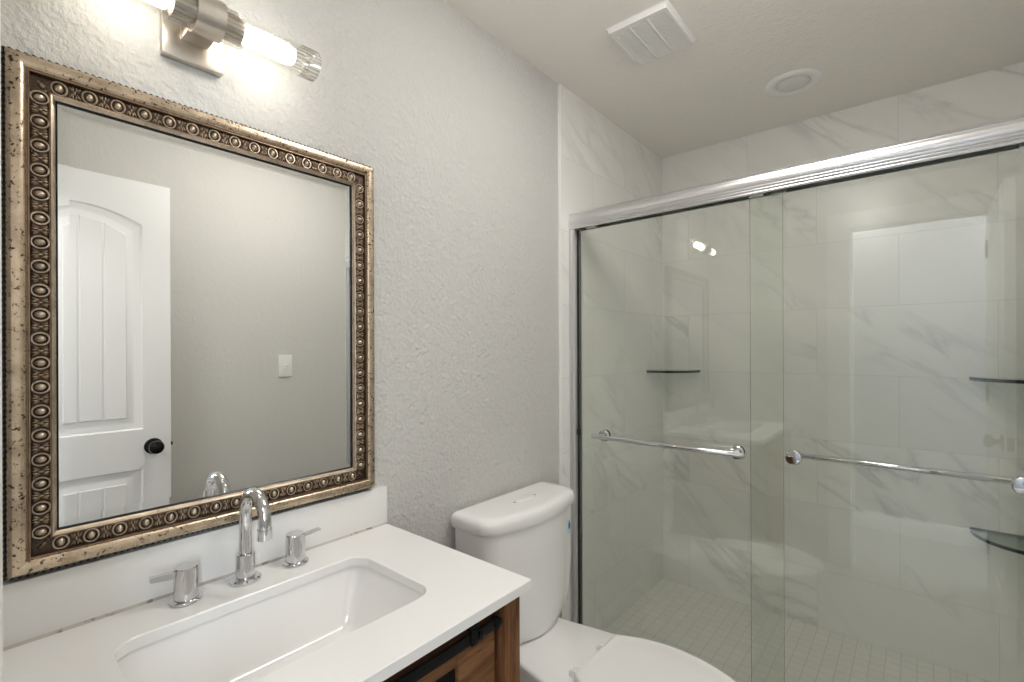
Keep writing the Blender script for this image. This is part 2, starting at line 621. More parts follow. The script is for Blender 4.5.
def base_prof(h=0.11, t=0.014):
    return [(0, 0), (t, 0), (t, h * 0.72), (t * 0.75, h * 0.80), (t * 0.6, h * 0.9), (t * 0.3, h), (0, h)]


b = B(); extrude_profile(b, [(x, z) for x, z in base_prof(0.10)], 'y', 0.80, TY - 0.008); struct('baseboard_left', b, 'trim', smooth=25)
b = B(); extrude_profile(b, [(W - x, z) for x, z in base_prof(0.10)], 'y', YF + 0.016, TY - 0.008); struct('baseboard_right', b, 'trim', smooth=25)
# the hall seen in the glass
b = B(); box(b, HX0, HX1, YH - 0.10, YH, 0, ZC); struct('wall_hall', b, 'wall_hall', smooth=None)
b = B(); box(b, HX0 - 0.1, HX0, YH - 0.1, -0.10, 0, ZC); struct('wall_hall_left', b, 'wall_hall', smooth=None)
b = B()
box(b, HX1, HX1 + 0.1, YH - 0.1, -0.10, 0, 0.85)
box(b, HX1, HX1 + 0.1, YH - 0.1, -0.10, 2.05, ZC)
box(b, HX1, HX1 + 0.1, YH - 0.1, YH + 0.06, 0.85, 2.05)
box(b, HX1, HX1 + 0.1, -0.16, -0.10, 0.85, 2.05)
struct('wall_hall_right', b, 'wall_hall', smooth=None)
b = B()
box(b, HX0, -0.10, -0.10, 0.0, 0, ZC)
box(b, W + 0.10, HX1, -0.10, 0.0, 0, ZC)
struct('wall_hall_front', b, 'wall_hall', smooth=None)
b = B(); extrude_profile(b, [(YH + x, z) for x, z in base_prof(0.115, 0.016)], 'x', HX0, HX1); struct('baseboard_hall', b, 'trim', smooth=25)
wn = struct('added_window_1', box(box(box(box(B(), HX1 + 0.03, HX1 + 0.07, YH + 0.06, -0.16, 0.85, 0.89), HX1 + 0.03, HX1 + 0.07, YH + 0.06, -0.16, 2.01, 2.05),
            HX1 + 0.03, HX1 + 0.07, YH + 0.06, YH + 0.10, 0.89, 2.01), HX1 + 0.03, HX1 + 0.07, -0.20, -0.16, 0.89, 2.01), 'trim')  # unseen window, added as the source of the hall's daylight
b = B(); box(b, HX1 + 0.048, HX1 + 0.054, YH + 0.10, -0.20, 0.89, 2.01); struct('added_window_pane', b, 'glass', wn)

# ------------------------------------------------------------------ open panelled door
DX, DT = 1.420, 0.035
DY0, DY1, DZ0, DZ1 = 0.040, 0.651, 0.012, 2.050


def panel_outline(y0, y1, z0, zs, rise, i, n=16):
    """panel outline inset by i; zs: height at the shoulders, rise: extra height of the arch"""
    a, c = y0 + i, y1 - i
    pts = [(a, z0 + i), (c, z0 + i)]
    for k in range(n + 1):
        t = k / n
        y = c + (a - c) * t
        s = math.sin(PI * t) ** 0.9 if 0 < t < 1 else 0.0
        pts.append((y, zs - i + rise * s))
    return pts


b = B()
P1 = (DY0 + 0.100, DY1 - 0.100, 0.996, 1.866, 0.056)
P2 = (DY0 + 0.100, DY1 - 0.100, 0.230, 0.828, 0.0)
outer = ring(b, [(DX, DY0, DZ0), (DX, DY1, DZ0), (DX, DY1, DZ1), (DX, DY0, DZ1)])
holes = []
for P in (P1, P2):
    steps = [(0.0, 0.0), (0.006, 0.005), (0.016, 0.0065), (0.026, 0.009), (0.034, 0.009), (0.050, 0.003)]
    rs = [ring(b, [(DX + d, y, z) for y, z in panel_outline(*P, i)]) for i, d in steps]
    for p, q in zip(rs, rs[1:]):
        bridge(b, p, q)
    b.faces.new(rs[-1])
    holes.append(rs[0])
fill_between(b, [outer] + holes)
back = ring(b, [(DX + DT, DY0, DZ0), (DX + DT, DY1, DZ0), (DX + DT, DY1, DZ1), (DX + DT, DY0, DZ1)])
bridge(b, outer, back)
b.faces.new(back)
# planks of the raised fields
for P in (P1, P2):
    y0, y1 = P[0] + 0.052, P[1] - 0.052
    n = 4
    w = (y1 - y0) / n
    fullw = (P[1] - P[0]) - 0.10
    for k in range(n):
        a, c = y0 + w * k + 0.002, y0 + w * (k + 1) - 0.002
        top = []
        for j in range(5):
            y = c + (a - c) * j / 4
            t = (P[1] - 0.05 - y) / fullw
            top.append((y, P[3] - 0.053 + P[4] * math.sin(PI * t) ** 0.9))
        pl = [(a, P[2] + 0.052), (c, P[2] + 0.052)] + top
        r0_ = ring(b, [(DX + 0.0031, y, z) for y, z in pl])
        cy = (a + c) / 2
        r1_ = ring(b, [(DX - 0.0005, cy + (y - cy) * 0.90, z + (0.003 if z < P[2] + 0.06 else -0.003)) for y, z in pl])
        bridge(b, r0_, r1_)
        b.faces.new(r1_)
door = struct('door_1', b, 'door', smooth=28)
door['label'] = 'white arched two-panel plank door standing open against the right wall'
b = B()
KY, KZ = 0.587, 0.919
lathe(b, (DX, KY, KZ), (-1, 0, 0), [(0, 0.034), (0.004, 0.034), (0.009, 0.026), (0.011, 0.013), (0.026, 0.012), (0.030, 0.018),
                                    (0.036, 0.026), (0.046, 0.029), (0.056, 0.026), (0.061, 0.018), (0.063, 0.0)], 28)
lathe(b, (DX + DT, KY, KZ), (1, 0, 0), [(0, 0.034), (0.004, 0.034), (0.009, 0.026), (0.011, 0.013), (0.022, 0.012), (0.026, 0.018),
                                        (0.032, 0.026), (0.042, 0.028), (0.050, 0.022), (0.053, 0.0)], 28)
k = struct('door_knob', b, 'bronze', door); k['label'] = 'black round door knob'
b = B(); box(b, DX + 0.006, DX + DT - 0.006, DY1 - 0.001, DY1 + 0.0015, KZ - 0.028, KZ + 0.028, 0.0008)
box(b, DX + 0.012, DX + DT - 0.012, DY1 + 0.001, DY1 + 0.010, KZ - 0.007, KZ + 0.007, 0.002)
k = struct('latch_plate', b, 'bronze', door); k['label'] = 'black latch plate'
for hz in (0.25, 1.05, 1.80):
    b = B(); lathe(b, (DX - 0.004, DY0 - 0.006, hz), (0, 0, 1), [(0, 0.006), (0.09, 0.006)], 12)
    box(b, DX, DX + 0.03, DY0 - 0.003, DY0 + 0.0005, hz, hz + 0.09)
    k = struct('hinge', b, 'bronze', door)

# ------------------------------------------------------------------ light switch on the right wall
SY, SZ = 1.201, 1.246
t = thing('light_switch', 'white single toggle light switch on the plain wall, seen in the mirror', 'light switch', (W, SY, SZ))
b = B(); box(b, W - 0.006, W, SY - 0.037, SY + 0.037, SZ - 0.060, SZ + 0.060, 0.003); obj('wall_plate', b, 'plastic', t)
b = B(); box(b, W - 0.0075, W - 0.005, SY - 0.006, SY + 0.006, SZ - 0.013, SZ + 0.013)
loft(b, [[(W - 0.006, SY - 0.004, SZ - 0.006), (W - 0.006, SY + 0.004, SZ - 0.006), (W - 0.006, SY + 0.004, SZ + 0.006), (W - 0.006, SY - 0.004, SZ + 0.006)],
         [(W - 0.018, SY - 0.003, SZ + 0.003), (W - 0.018, SY + 0.003, SZ + 0.003), (W - 0.018, SY + 0.003, SZ + 0.009), (W - 0.018, SY - 0.003, SZ + 0.009)]])
obj('toggle', b, 'trim', t)
for dz in (-0.03, 0.03):
    b = B(); lathe(b, (W - 0.005, SY, SZ + dz), (-1, 0, 0), [(0, 0.0035), (0.0015, 0.003), (0.002, 0.001)], 10); obj('screw', b, 'plastic', t)

# ------------------------------------------------------------------ framed mirror
MY0, MY1, MZ0, MZ1 = 0.0615, 0.7480, 0.9620, 1.8200
mir = thing('framed_mirror', 'large rectangular wall mirror in an antique silver egg-and-dart frame over the sink', 'mirror', (0, (MY0 + MY1) / 2, MZ0))
# profile: (inward from the outer edge, height off the wall), material index
PROF = [(0.000, 0.001, 3), (0.000, 0.020, 3), (0.0010, 0.023, 3), (0.0026, 0.023, 3), (0.0036, 0.0265, 0), (0.0052, 0.0325, 0), (0.0090, 0.0360, 0),
        (0.017, 0.0365, 0), (0.0225, 0.0350, 0), (0.0262, 0.0315, 0), (0.0268, 0.0290, 4), (0.0282, 0.0288, 4), (0.0290, 0.0310, 4), (0.0305, 0.0310, 4),
        (0.0315, 0.0275, 2), (0.0335, 0.0235, 2), (0.0380, 0.0235, 2), (0.0440, 0.0235, 2), (0.0500, 0.0225, 2), (0.0530, 0.0215, 2), (0.0545, 0.0250, 4),
        (0.0570, 0.0265, 4), (0.0590, 0.0255, 1), (0.0605, 0.0225, 1), (0.0630, 0.0200, 1), (0.0640, 0.0190, 3), (0.0660, 0.0175, 3), (0.0660, 0.0010, 3)]
UE, HE = 0.0435, 0.0235       # centre line of the egg band


def rail(p0, along, inward, L, n_eggs):
    """one mitred rail; p0: outer corner on the wall, along/inward unit vectors"""
    bm = B()
    p0, al, inw, up = Vector(p0), Vector(along), Vector(inward), Vector((1, 0, 0))
    a = [bm.verts.new(p0 + al * u + inw * u + up * h) for u, h, _ in PROF]
    c = [bm.verts.new(p0 + al * (L - u) + inw * u + up * h) for u, h, _ in PROF]
    for i in range(len(PROF) - 1):
        bm.faces.new((a[i], a[i + 1], c[i + 1], c[i])).material_index = PROF[i + 1][2]
    # rope bead at the outer edge
    m = int(L / 0.0095)
    for k in range(m):
        s = 0.006 + (L - 0.012) * (k + 0.5) / m
        d = (al * 0.8 + inw * 0.45).normalized()
        ellipsoid(bm, p0 + al * s + inw * 0.0016 + up * 0.0228, d * 0.0050, d.cross(up) * 0.0017, up * 0.0020, 6, 2, 3)
    # eggs, their rings and the darts between
    s0, s1 = 0.0675, L - 0.0675
    pitch = (s1 - s0) / (n_eggs - 1)
    for k in range(n_eggs):
        c0 = p0 + al * (s0 + pitch * k) + inw * UE + up * HE
        ellipsoid(bm, c0 - up * 0.0003, al * 0.0056, inw * 0.0074, up * 0.0064, 12, 4, 1)
        torus(bm, c0 + up * 0.0012, al * 0.0100, inw * 0.0110, up, 0.0014, 16, 6, 1)
        torus(bm, c0 + up * 0.0004, al * 0.0076, inw * 0.0090, up, 0.0008, 14, 4, 2)
        if k < n_eggs - 1:
            mid = c0 + al * (pitch / 2)
            for sx in (-1, 1):
                for sy in (-1, 1):
                    d = (al * sx * 0.50 + inw * sy * 0.86).normalized()
                    ellipsoid(bm, mid + al * sx * 0.0048 + inw * sy * 0.0056, d * 0.0056, d.cross(up) * 0.0021, up * 0.0034, 8, 3, 4)
                    ellipsoid(bm, mid + al * sx * 0.0022 + inw * sy * 0.0070, inw * 0.0042, al * 0.0013, up * 0.0030, 8, 3, 1)
            ellipsoid(bm, mid, al * 0.0016, inw * 0.0042, up * 0.0036, 8, 3, 1)
    # a leaf on each mitre
    for s, q in ((UE, 1), (L - UE, -1)):
        d = (al * q + inw).normalized()
        for k in (-1, 0, 1):
            e = (d + d.cross(up) * 0.5 * k).normalized()
            ellipsoid(bm, p0 + al * s + inw * UE + up * (HE - 0.0005) + e * 0.002, e * 0.0085, e.cross(up) * 0.0022, up * 0.0036, 8, 3, 1 if k == 0 else 4)
    return bm


NV, NH = 19, 15
FM = ['leaf', 'egg', 'patina', 'bronze', 'lip']
obj('frame_rail', rail((0, MY0, MZ0), (0, 0, 1), (0, 1, 0), MZ1 - MZ0, NV), FM, mir)
obj('frame_rail', rail((0, MY1, MZ0), (0, 0, 1), (0, -1, 0), MZ1 - MZ0, NV), FM, mir)
obj('frame_rail', rail((0, MY0, MZ1), (0, 1, 0), (0, 0, -1), MY1 - MY0, NH), FM, mir)
obj('frame_rail', rail((0, MY0, MZ0), (0, 1, 0), (0, 0, 1), MY1 - MY0, NH), FM, mir)
b = B()
fi, bw = 0.062, 0.019
gx, gd = 0.0160, 0.0007
o_ = ring(b, [(gx - gd, MY0 + fi, MZ0 + fi), (gx - gd, MY1 - fi, MZ0 + fi), (gx - gd, MY1 - fi, MZ1 - fi), (gx - gd, MY0 + fi, MZ1 - fi)])
i_ = ring(b, [(gx, MY0 + fi + bw, MZ0 + fi + bw), (gx, MY1 - fi - bw, MZ0 + fi + bw), (gx, MY1 - fi - bw, MZ1 - fi - bw), (gx, MY0 + fi + bw, MZ1 - fi - bw)])
k_ = ring(b, [(0.004, MY0 + fi, MZ0 + fi), (0.004, MY1 - fi, MZ0 + fi), (0.004, MY1 - fi, MZ1 - fi), (0.004, MY0 + fi, MZ1 - fi)])
bridge(b, o_, i_); b.faces.new(i_); bridge(b, k_, o_); b.faces.new(k_)
o = obj('mirror_glass', b, 'mirror', mir, smooth=None); o['label'] = 'bevelled mirror glass'

# ------------------------------------------------------------------ vanity light
LY, LZ, LX = 0.331, 1.973, 0.095
vl = thing('vanity_light', 'brushed nickel vanity wall lamp with two lit glass tubes above the mirror', 'wall lamp', (0, LY, LZ))
b = B(); box(b, 0.0, 0.020, LY - 0.054, LY + 0.054, 1.913, 2.030, 0.002); obj('backplate', b, 'nickel', vl)
b = B(); box(b, 0.018, LX, LY - 0.024, LY + 0.024, LZ - 0.022, LZ + 0.022, 0.003); obj('arm', b, 'nickel', vl)
b = B(); lathe(b, (LX, LY - 0.026, LZ), (0, 1, 0), [(0, 0.033), (0.001, 0.0365), (0.049, 0.0365), (0.050, 0.033)], 48)
obj('tube_holder', b, 'nickel', vl)
for s in (-1, 1):
    b = B()
    n = 48

    def fl(r, amp, k=24):
        return [r + amp * math.cos(k * 2 * PI * i / n) for i in range(n)]
    a_, u_, v_ = Vector((0, s, 0)), Vector((1, 0, 0)), Vector((0, 0, 1))
    rs = []
    for d, r, amp in ((0.024, 0.031, 0.0010), (0.062, 0.031, 0.0010), (0.0625, 0.031, 0.0), (0.180, 0.031, 0.0), (0.1805, 0.031, 0.0010), (0.215, 0.031, 0.0010),
                      (0.215, 0.0275, 0.0010), (0.062, 0.0275, 0.0), (0.024, 0.0275, 0.0)):
        rad = fl(r, amp)
        rs.append(ring(b, [Vector((LX, LY, LZ)) + a_ * d + (u_ * math.cos(2 * PI * i / n) + v_ * math.sin(2 * PI * i / n)) * rad[i] for i in range(n)]))
    for q, (p, c) in enumerate(zip(rs, rs[1:])):
        
        for i in range(n):
            j = (i + 1) % n
            b.faces.new((p[i], p[j], c[j], c[i])).material_index = 1 if q in (0, 4, 5) and i % 2 == 0 else 0
    sh = obj('lamp_shade', b, ['tube', 'rib'], vl); sh['label'] = 'clear ribbed glass tube'
    b = B()
    lathe(b, (LX, LY + s * 0.024, LZ), (0, s, 0), [(0, 0.0255), (0.035, 0.0255), (0.034, 0.018)], 24)
    obj('socket', b, 'nickel', vl)
    b = B()
    lathe(b, (LX, LY + s * 0.062, LZ), (0, s, 0), [(0, 0.013), (0.006, 0.020), (0.088, 0.0205), (0.104, 0.016), (0.110, 0.0)], 20)
    bo = obj('bulb', b, 'bulb', vl); bo['label'] = 'lit bulb'

# ------------------------------------------------------------------ vanity
VY0, VY1, VX = 0.024, 0.772, 0.507
CZ = 0.852
va = thing('vanity_cabinet', 'rustic brown plank vanity with black barn-door track under the white counter', 'bathroom cabinet', (0, (VY0 + VY1) / 2, 0))
for y0, y1, x0, x1 in ((VY1 - 0.047, VY1, VX - 0.047, VX), (VY0, VY0 + 0.047, VX - 0.047, VX), (VY1 - 0.047, VY1, 0.002, 0.045), (VY0, VY0 + 0.047, 0.002, 0.045)):
    b = B(); box(b, x0, x1, y0, y1, 0.0, CZ - 0.0205, 0.002); obj('post', b, 'wood_z', va)
b = B(); box(b, 0.045, VX - 0.047, VY1 - 0.030, VY1 - 0.012, 0.10, CZ - 0.021, 0.001); obj('side_panel', b, 'wood_y', va)
b = B(); box(b, 0.045, VX - 0.047, VY0 + 0.012, VY0 + 0.030, 0.10, CZ - 0.021, 0.001); obj('side_panel', b, 'wood_y', va)
b = B(); box(b, VX - 0.042, VX - 0.020, VY0 + 0.047, VY1 - 0.047, 0.775, CZ - 0.021, 0.001); obj('top_rail', b, 'wood_dark', va)
b = B(); box(b, VX - 0.042, VX - 0.015, VY0 + 0.047, VY1 - 0.047, 0.05, 0.10, 0.001); obj('bottom_rail', b, 'wood_y', va)
b = B(); box(b, VX - 0.048, VX - 0.038, VY0 + 0.047, VY1 - 0.047, 0.10, 0.776); obj('face_board', b, 'wood_dark', va)
b = B(); box(b, 0.045, VX - 0.05, VY0 + 0.03, VY1 - 0.03, 0.05, 0.075); obj('bottom_board', b, 'wood_dark', va)
# sliding barn door: frame of planks with a black panel
dr = bpy.data.objects.new('barn_door', None)
COL.objects.link(dr); dr.parent = va; dr.location = (0, 0, 0); dr.matrix_parent_inverse = Matrix.Translation(-va.location)
BY0, BY1, BZ0, BZ1 = 0.370, 0.709, 0.115, 0.779
b = B()
box(b, VX - 0.034, VX - 0.014, BY1 - 0.098, BY1, BZ0, BZ1, 0.0015)
box(b, VX - 0.034, VX - 0.014, BY0, BY0 + 0.098, BZ0, BZ1, 0.0015)
box(b, VX - 0.033, VX - 0.0145, BY0 + 0.098, BY1 - 0.098, 0.749, BZ1, 0.0015)
box(b, VX - 0.033, VX - 0.0145, BY0 + 0.098, BY1 - 0.098, BZ0, BZ0 + 0.07, 0.0015)
dp = obj('barn_door_frame', b, 'wood_y', va)
b = B(); box(b, VX - 0.032, VX - 0.024, BY0 + 0.097, BY1 - 0.097, BZ0 + 0.069, 0.750)
o = obj('barn_door_panel', b, 'black', va); o['label'] = 'black inset door panel'
bpy.data.objects.remove(dr)
b = B(); box(b, VX - 0.032, VX - 0.020, VY0 + 0.075, BY0 - 0.006, BZ0, 0.765, 0.0015); obj('fixed_door', b, 'wood_y', va)
b = B(); box(b, VX - 0.010, VX - 0.003, VY0 + 0.055, VY1 - 0.062, 0.780, 0.800, 0.0015)
tr = obj('track', b, 'black', va); tr['label'] = 'black steel barn-door track'
for y in (VY0 + 0.10, 0.455, 0.655):
    b = B(); lathe(b, (VX - 0.020, y, 0.790), (1, 0, 0), [(0, 0.006), (0.017, 0.006), (0.018, 0.008), (0.023, 0.007), (0.024, 0.003)], 12); obj('track_bolt', b, 'bronze', va)
for y in (0.425, 0.640):
    b = B()
    box(b, VX - 0.0035, VX + 0.0005, y - 0.009, y + 0.009, 0.778, 0.808, 0.0015)
    lathe(b, (VX - 0.013, y, 0.811), (1, 0, 0), [(0, 0.010), (0.004, 0.007), (0.008, 0.007), (0.012, 0.010)], 16)
    obj('hanger', b, 'black', va)
for y in (VY0 + 0.065, VY1 - 0.066):
    b = B(); lathe(b, (VX - 0.014, y, 0.791), (1, 0, 0), [(0, 0.011), (0.013, 0.011), (0.015, 0.008)], 16); obj('track_stop', b, 'black', va)

# countertop with the sink cut-out
CY0, CY1, CX = 0.0125, 0.790, 0.524
SX0, SX1, SY0, SY1, SR = 0.1390, 0.4040, 0.172, 0.6300, 0.042
b = B()
e = 0.0016


def rect(x0, x1, y0, y1, z):
    return [(x1, y1, z), (x0, y1, z), (x0, y0, z), (x1, y0, z)]


o1 = ring(b, rect(0.001 + e, CX - e, CY0 + e, CY1 - e, CZ)); o2 = ring(b, rect(0.001, CX, CY0, CY1, CZ - e)); o3 = ring(b, rect(0.001, CX, CY0, CY1, CZ - 0.02))
h1 = ring(b, rrect(SX0 - e, SX1 + e, SY0 - e, SY1 + e, CZ, SR + e)); h2 = ring(b, rrect(SX0, SX1, SY0, SY1, CZ - e, SR)); h3 = ring(b, rrect(SX0, SX1, SY0, SY1, CZ - 0.02, SR))
bridge(b, o1, o2); bridge(b, o2, o3); bridge(b, h1, h2); bridge(b, h2, h3)
fill_between(b, [o1, h1]); fill_between(b, [o3, h3])
o = obj('countertop', b, 'quartz'); tag(o, 'white quartz countertop with a rectangular sink cut-out on the wooden vanity', 'countertop')
b = B(); box(b, 0.001, 0.020, CY0, CY1, CZ, 0.955, 0.0012)
o = obj('backsplash', b, 'quartz'); tag(o, 'low white quartz upstand along the wall below the framed mirror', 'backsplash')
b = B(); extrude_profile(b, [(0.0198, CZ), (0.0250, CZ), (0.0220, CZ + 0.0018), (0.0198, CZ + 0.0045)], 'y', CY0, CY1)
c = obj('caulk_bead', b, 'old_caulk', o, smooth=None); c['label'] = 'worn grey caulk line'

# undermount sink
sk = thing('sink', 'white rectangular undermount porcelain basin set in the vanity counter', 'sink', ((SX0 + SX1) / 2, (SY0 + SY1) / 2, 0.70))
b = B()
q = 0.004
lv = [(0.024, CZ - 0.0205, SR + 0.02), (-q, CZ - 0.0205, SR + q), (-q + 0.0005, CZ - 0.026, SR), (0.030, CZ - 0.098, SR - 0.016), (0.038, CZ - 0.118, SR - 0.022), (0.043, CZ - 0.1255, SR - 0.024), (0.051, CZ - 0.129, SR - 0.026), (0.07, CZ - 0.131, SR - 0.026)]
rings_ = []
for i, (ins, z, rad) in enumerate(lv):
    if i == 0:
        rings_.append(rrect(SX0 - ins, SX1 + ins, SY0 - ins, SY1 + ins, z, rad, 8))
    else:
        rings_.append(rrect(SX0 + ins * 1.0, SX1 - ins * 1.0, SY0 + ins * 1.35, SY1 - ins * 1.35, z, max(rad, 0.01), 8))
last = rings_[-1]
cxs, cys = (SX0 + SX1) / 2, (SY0 + SY1) / 2
rings_.append([(cxs + 0.024 * math.cos(math.atan2(p[1] - cys, p[0] - cxs)), cys + 0.024 * math.sin(math.atan2(p[1] - cys, p[0] - cxs)), CZ - 0.136) for p in last])
rings_.append([(p[0], p[1], CZ - 0.150) for p in rings_[-1]])
out_ = [[(cxs + (p[0] - cxs) * s, cys + (p[1] - cys) * s, z) for p in rings_[0]] for s, z in ((1.0, CZ - 0.03), (0.93, CZ - 0.11), (0.80, CZ - 0.155))]
rs = [ring(b, p) for p in rings_]
for p, c in zip(rs, rs[1:]):
    bridge(b, p, c)
ro = [ring(b, p) for p in out_]
bridge(b, rs[0], ro[0]); bridge(b, ro[0], ro[1]); bridge(b, ro[1], ro[2]); bridge(b, ro[2], rs[-1])
obj('basin', b, 'porcelain', sk, smooth=50)
b = B(); lathe(b, (cxs, cys, CZ - 0.150), (0, 0, 1), [(0, 0.023), (0.014, 0.0235), (0.0155, 0.022), (0.013, 0.019), (0.012, 0.015), (0.0145, 0.014), (0.016, 0.010), (0.0165, 0.0)], 28)
obj('drain', b, 'chrome', sk)

# widespread faucet
FX, FY = 0.070, 0.405
fa = thing('faucet', 'chrome widespread faucet with gooseneck spout and two lever handles behind the sink', 'faucet', (FX, FY, CZ))
b = B()
lathe(b, (FX, FY, CZ), (0, 0, 1), [(0, 0.029), (0.003, 0.030), (0.006, 0.0295), (0.009, 0.026), (0.0095, 0.0182), (0.056, 0.0182), (0.0575, 0.0170), (0.058, 0.0125)], 40)
sb = obj('spout_base', b, 'chrome', fa)
b = B()
R_ = 0.047
zc_ = CZ + 0.142
pts = [(FX, FY, CZ + 0.055), (FX, FY, CZ + 0.085), (FX, FY, CZ + 0.110), (FX, FY, CZ + 0.125)]
for i in range(15):
    a = PI - (PI * 1.02) * i / 14
    pts.append((FX + R_ + R_ * math.cos(a), FY, zc_ + R_ * math.sin(a)))
xe = pts[-1][0]
pts += [(xe - 0.0003, FY, zc_ - 0.013)]
tube(b, pts, 0.0122, 24)
sp = obj('spout', b, 'chrome', fa, smooth=60)
b = B(); lathe(b, (xe - 0.0004, FY, zc_ - 0.012), (0, 0, -1), [(0, 0.0122), (0.0004, 0.0134), (0.021, 0.0134), (0.0215, 0.012), (0.019, 0.0105), (0.019, 0.0)], 28)
obj('aerator', b, 'chrome', fa)
for y, s in ((0.299, -1), (0.510, 1)):
    b = B()
    lathe(b, (FX, y, CZ), (0, 0, 1), [(0, 0.026), (0.003, 0.0275), (0.0055, 0.027), (0.008, 0.023), (0.008, 0.0195)], 36)
    obj('handle_flange', b, 'chrome', fa)
    b = B()
    lathe(b, (FX, y, CZ + 0.0075), (0, 0, 1), [(0, 0.0185), (0.0005, 0.0205), (0.030, 0.0205), (0.046, 0.0205), (0.0575, 0.0200), (0.059, 0.018), (0.059, 0.0)], 36)
    hd = obj('handle', b, 'chrome', fa)
    b = B()
    zl = CZ + 0.0585
    y0 = y + s * 0.010
    y1 = y + s * 0.057
    loft(b, [[(FX - 0.0060, y0, zl - 0.009), (FX + 0.0060, y0, zl - 0.009), (FX + 0.0060, y0, zl + 0.004), (FX - 0.0060, y0, zl + 0.004)],
             [(FX - 0.0055, y1, zl - 0.003), (FX + 0.0055, y1, zl - 0.003), (FX + 0.0055, y1, zl + 0.006), (FX - 0.0055, y1, zl + 0.006)]] if s < 0 else
         [[(FX - 0.0070, y0, zl - 0.003), (FX + 0.0070, y0, zl - 0.003), (FX + 0.0070, y0, zl + 0.002), (FX - 0.0070, y0, zl + 0.002)],
          [(FX - 0.0065, y1, zl + 0.001), (FX + 0.0065, y1, zl + 0.001), (FX + 0.0065, y1, zl + 0.005), (FX - 0.0065, y1, zl + 0.005)]])
    obj('lever', b, 'chrome', hd)

# ------------------------------------------------------------------ toilet
TC = 1.245
TK = 1.268
to = thing('toilet', 'white two-piece toilet with closed lid between the vanity and the shower', 'toilet', (0.35, TC, 0))


def tank_ring(z, hw, x0, xf, bow, rc, n=8):
    """tank outline: straight back, rounded front corners, bowed front"""
    pts = [(x0, -hw + 0.012), ]
    pts = [(x0, hw - 0.014), (x0 + 0.004, hw - 0.004), (x0 + 0.014, hw)][::1]
    pts = pts
    rb = []
    # right end from back to front, then bowed front, then left end
    for i in range(n + 1):
        a = PI / 2 - (PI / 2) * i / n
        rb.append((xf - bow - rc + rc * math.cos(a), hw - rc + rc * math.sin(a)))
    m = 12
    front = []
    for i in range(1, m):
        t = i / m
        y = (hw - rc) * (1 - 2 * t)
        front.append((xf - bow + bow * (1 - (2 * t - 1) ** 2), y))
    right = pts + rb
    left = [(x, -y) for x, y in reversed(right)]
    return [(x, TK + y, z) for x, y in right + front + left]


b = B()
loft(b, [tank_ring(0.4020, 0.1250, 0.0350, 0.2050, 0.020, 0.05), tank_ring(0.4120, 0.1500, 0.0280, 0.2130, 0.022, 0.055), tank_ring(0.4400, 0.1940, 0.0240, 0.2150, 0.024, 0.058),
         tank_ring(0.4900, 0.2140, 0.0220, 0.2140, 0.025, 0.058), tank_ring(0.6000, 0.2260, 0.0210, 0.2120, 0.025, 0.058), tank_ring(0.7735, 0.2340, 0.0200, 0.2100, 0.026, 0.058)])
obj('tank', b, 'porcelain', to, smooth=60)
b = B()
loft(b, [tank_ring(0.7760, 0.2380, 0.0170, 0.2140, 0.027, 0.060), tank_ring(0.7765, 0.2420, 0.0140, 0.2180, 0.027, 0.062), tank_ring(0.7860, 0.2440, 0.0130, 0.2200, 0.027, 0.062),
         tank_ring(0.8040, 0.2440, 0.0130, 0.2200, 0.027, 0.062), tank_ring(0.8140, 0.2395, 0.0165, 0.2155, 0.027, 0.060), tank_ring(0.8195, 0.2310, 0.0220, 0.2070, 0.026, 0.056),
         tank_ring(0.8215, 0.2170, 0.0320, 0.1930, 0.024, 0.05), tank_ring(0.8220, 0.1950, 0.0450, 0.1750, 0.02, 0.045)])
tl = obj('tank_lid', b, 'porcelain', to, smooth=60)
b = B()
BX, BY_ = 0.114, TK + 0.012
ro_ = [rrect(BX - 0.019 + i, BX + 0.019 - i, BY_ - 0.042 + i, BY_ + 0.042 - i, z, 0.019 - i, 6) for i, z in ((0, 0.8218), (0.001, 0.8245), (0.004, 0.8248), (0.0045, 0.8238), (0.0055, 0.8238), (0.006, 0.8252), (0.012, 0.8256))]
loft(b, ro_)
fb = obj('flush_button', b, 'porcelain', tl)
for dy in (-0.055, 0.055):
    b = B(); lathe(b, (BX, BY_ + dy, 0.8216), (0, 0, 1), [(0, 0.0046), (0.0008, 0.0044), (0.0009, 0.0)], 14)
    o = obj('lid_hole', b, 'dot', tl); o['label'] = 'small dark hole in the tank lid'
# sticker on the front corner of the tank
b = B()


def tank_front(yl, z):
    hw, xf, bow, rc = 0.230, 0.211, 0.026, 0.058
    y = abs(yl)
    if y <= hw - rc:
        return xf - bow + bow * (1 - (y / (hw - rc)) ** 2)
    d = y - (hw - rc)
    return xf - bow - rc + math.sqrt(max(rc * rc - d * d, 0))


def sticker(bm, yc, zc, hw, hh, off, mi, n=20, drop=False):
    vs = []
    for i in range(n):
        a = 2 * PI * i / n
        dy, dz = math.cos(a), math.sin(a)
        if drop:
            dy *= (1 - 0.55 * max(dz, 0)) ** 1.5
        y = yc + hw * dy
        vs.append(bm.verts.new((tank_front(y, 0) + off, TK + y, zc + hh * dz)))
    c = bm.verts.new((tank_front(yc, 0) + off + 0.0003, TK + yc, zc))
    for i in range(n):
        bm.faces.new((vs[i], vs[(i + 1) % n], c)).material_index = mi


sticker(b, 0.170, 0.700, 0.016, 0.028, 0.0012, 0)
sticker(b, 0.173, 0.704, 0.0085, 0.016, 0.0018, 1, drop=True)
o = obj('sticker', b, ['pale_blue', 'blue'], to); o['label'] = 'small pale blue sticker with a dark blue drop'


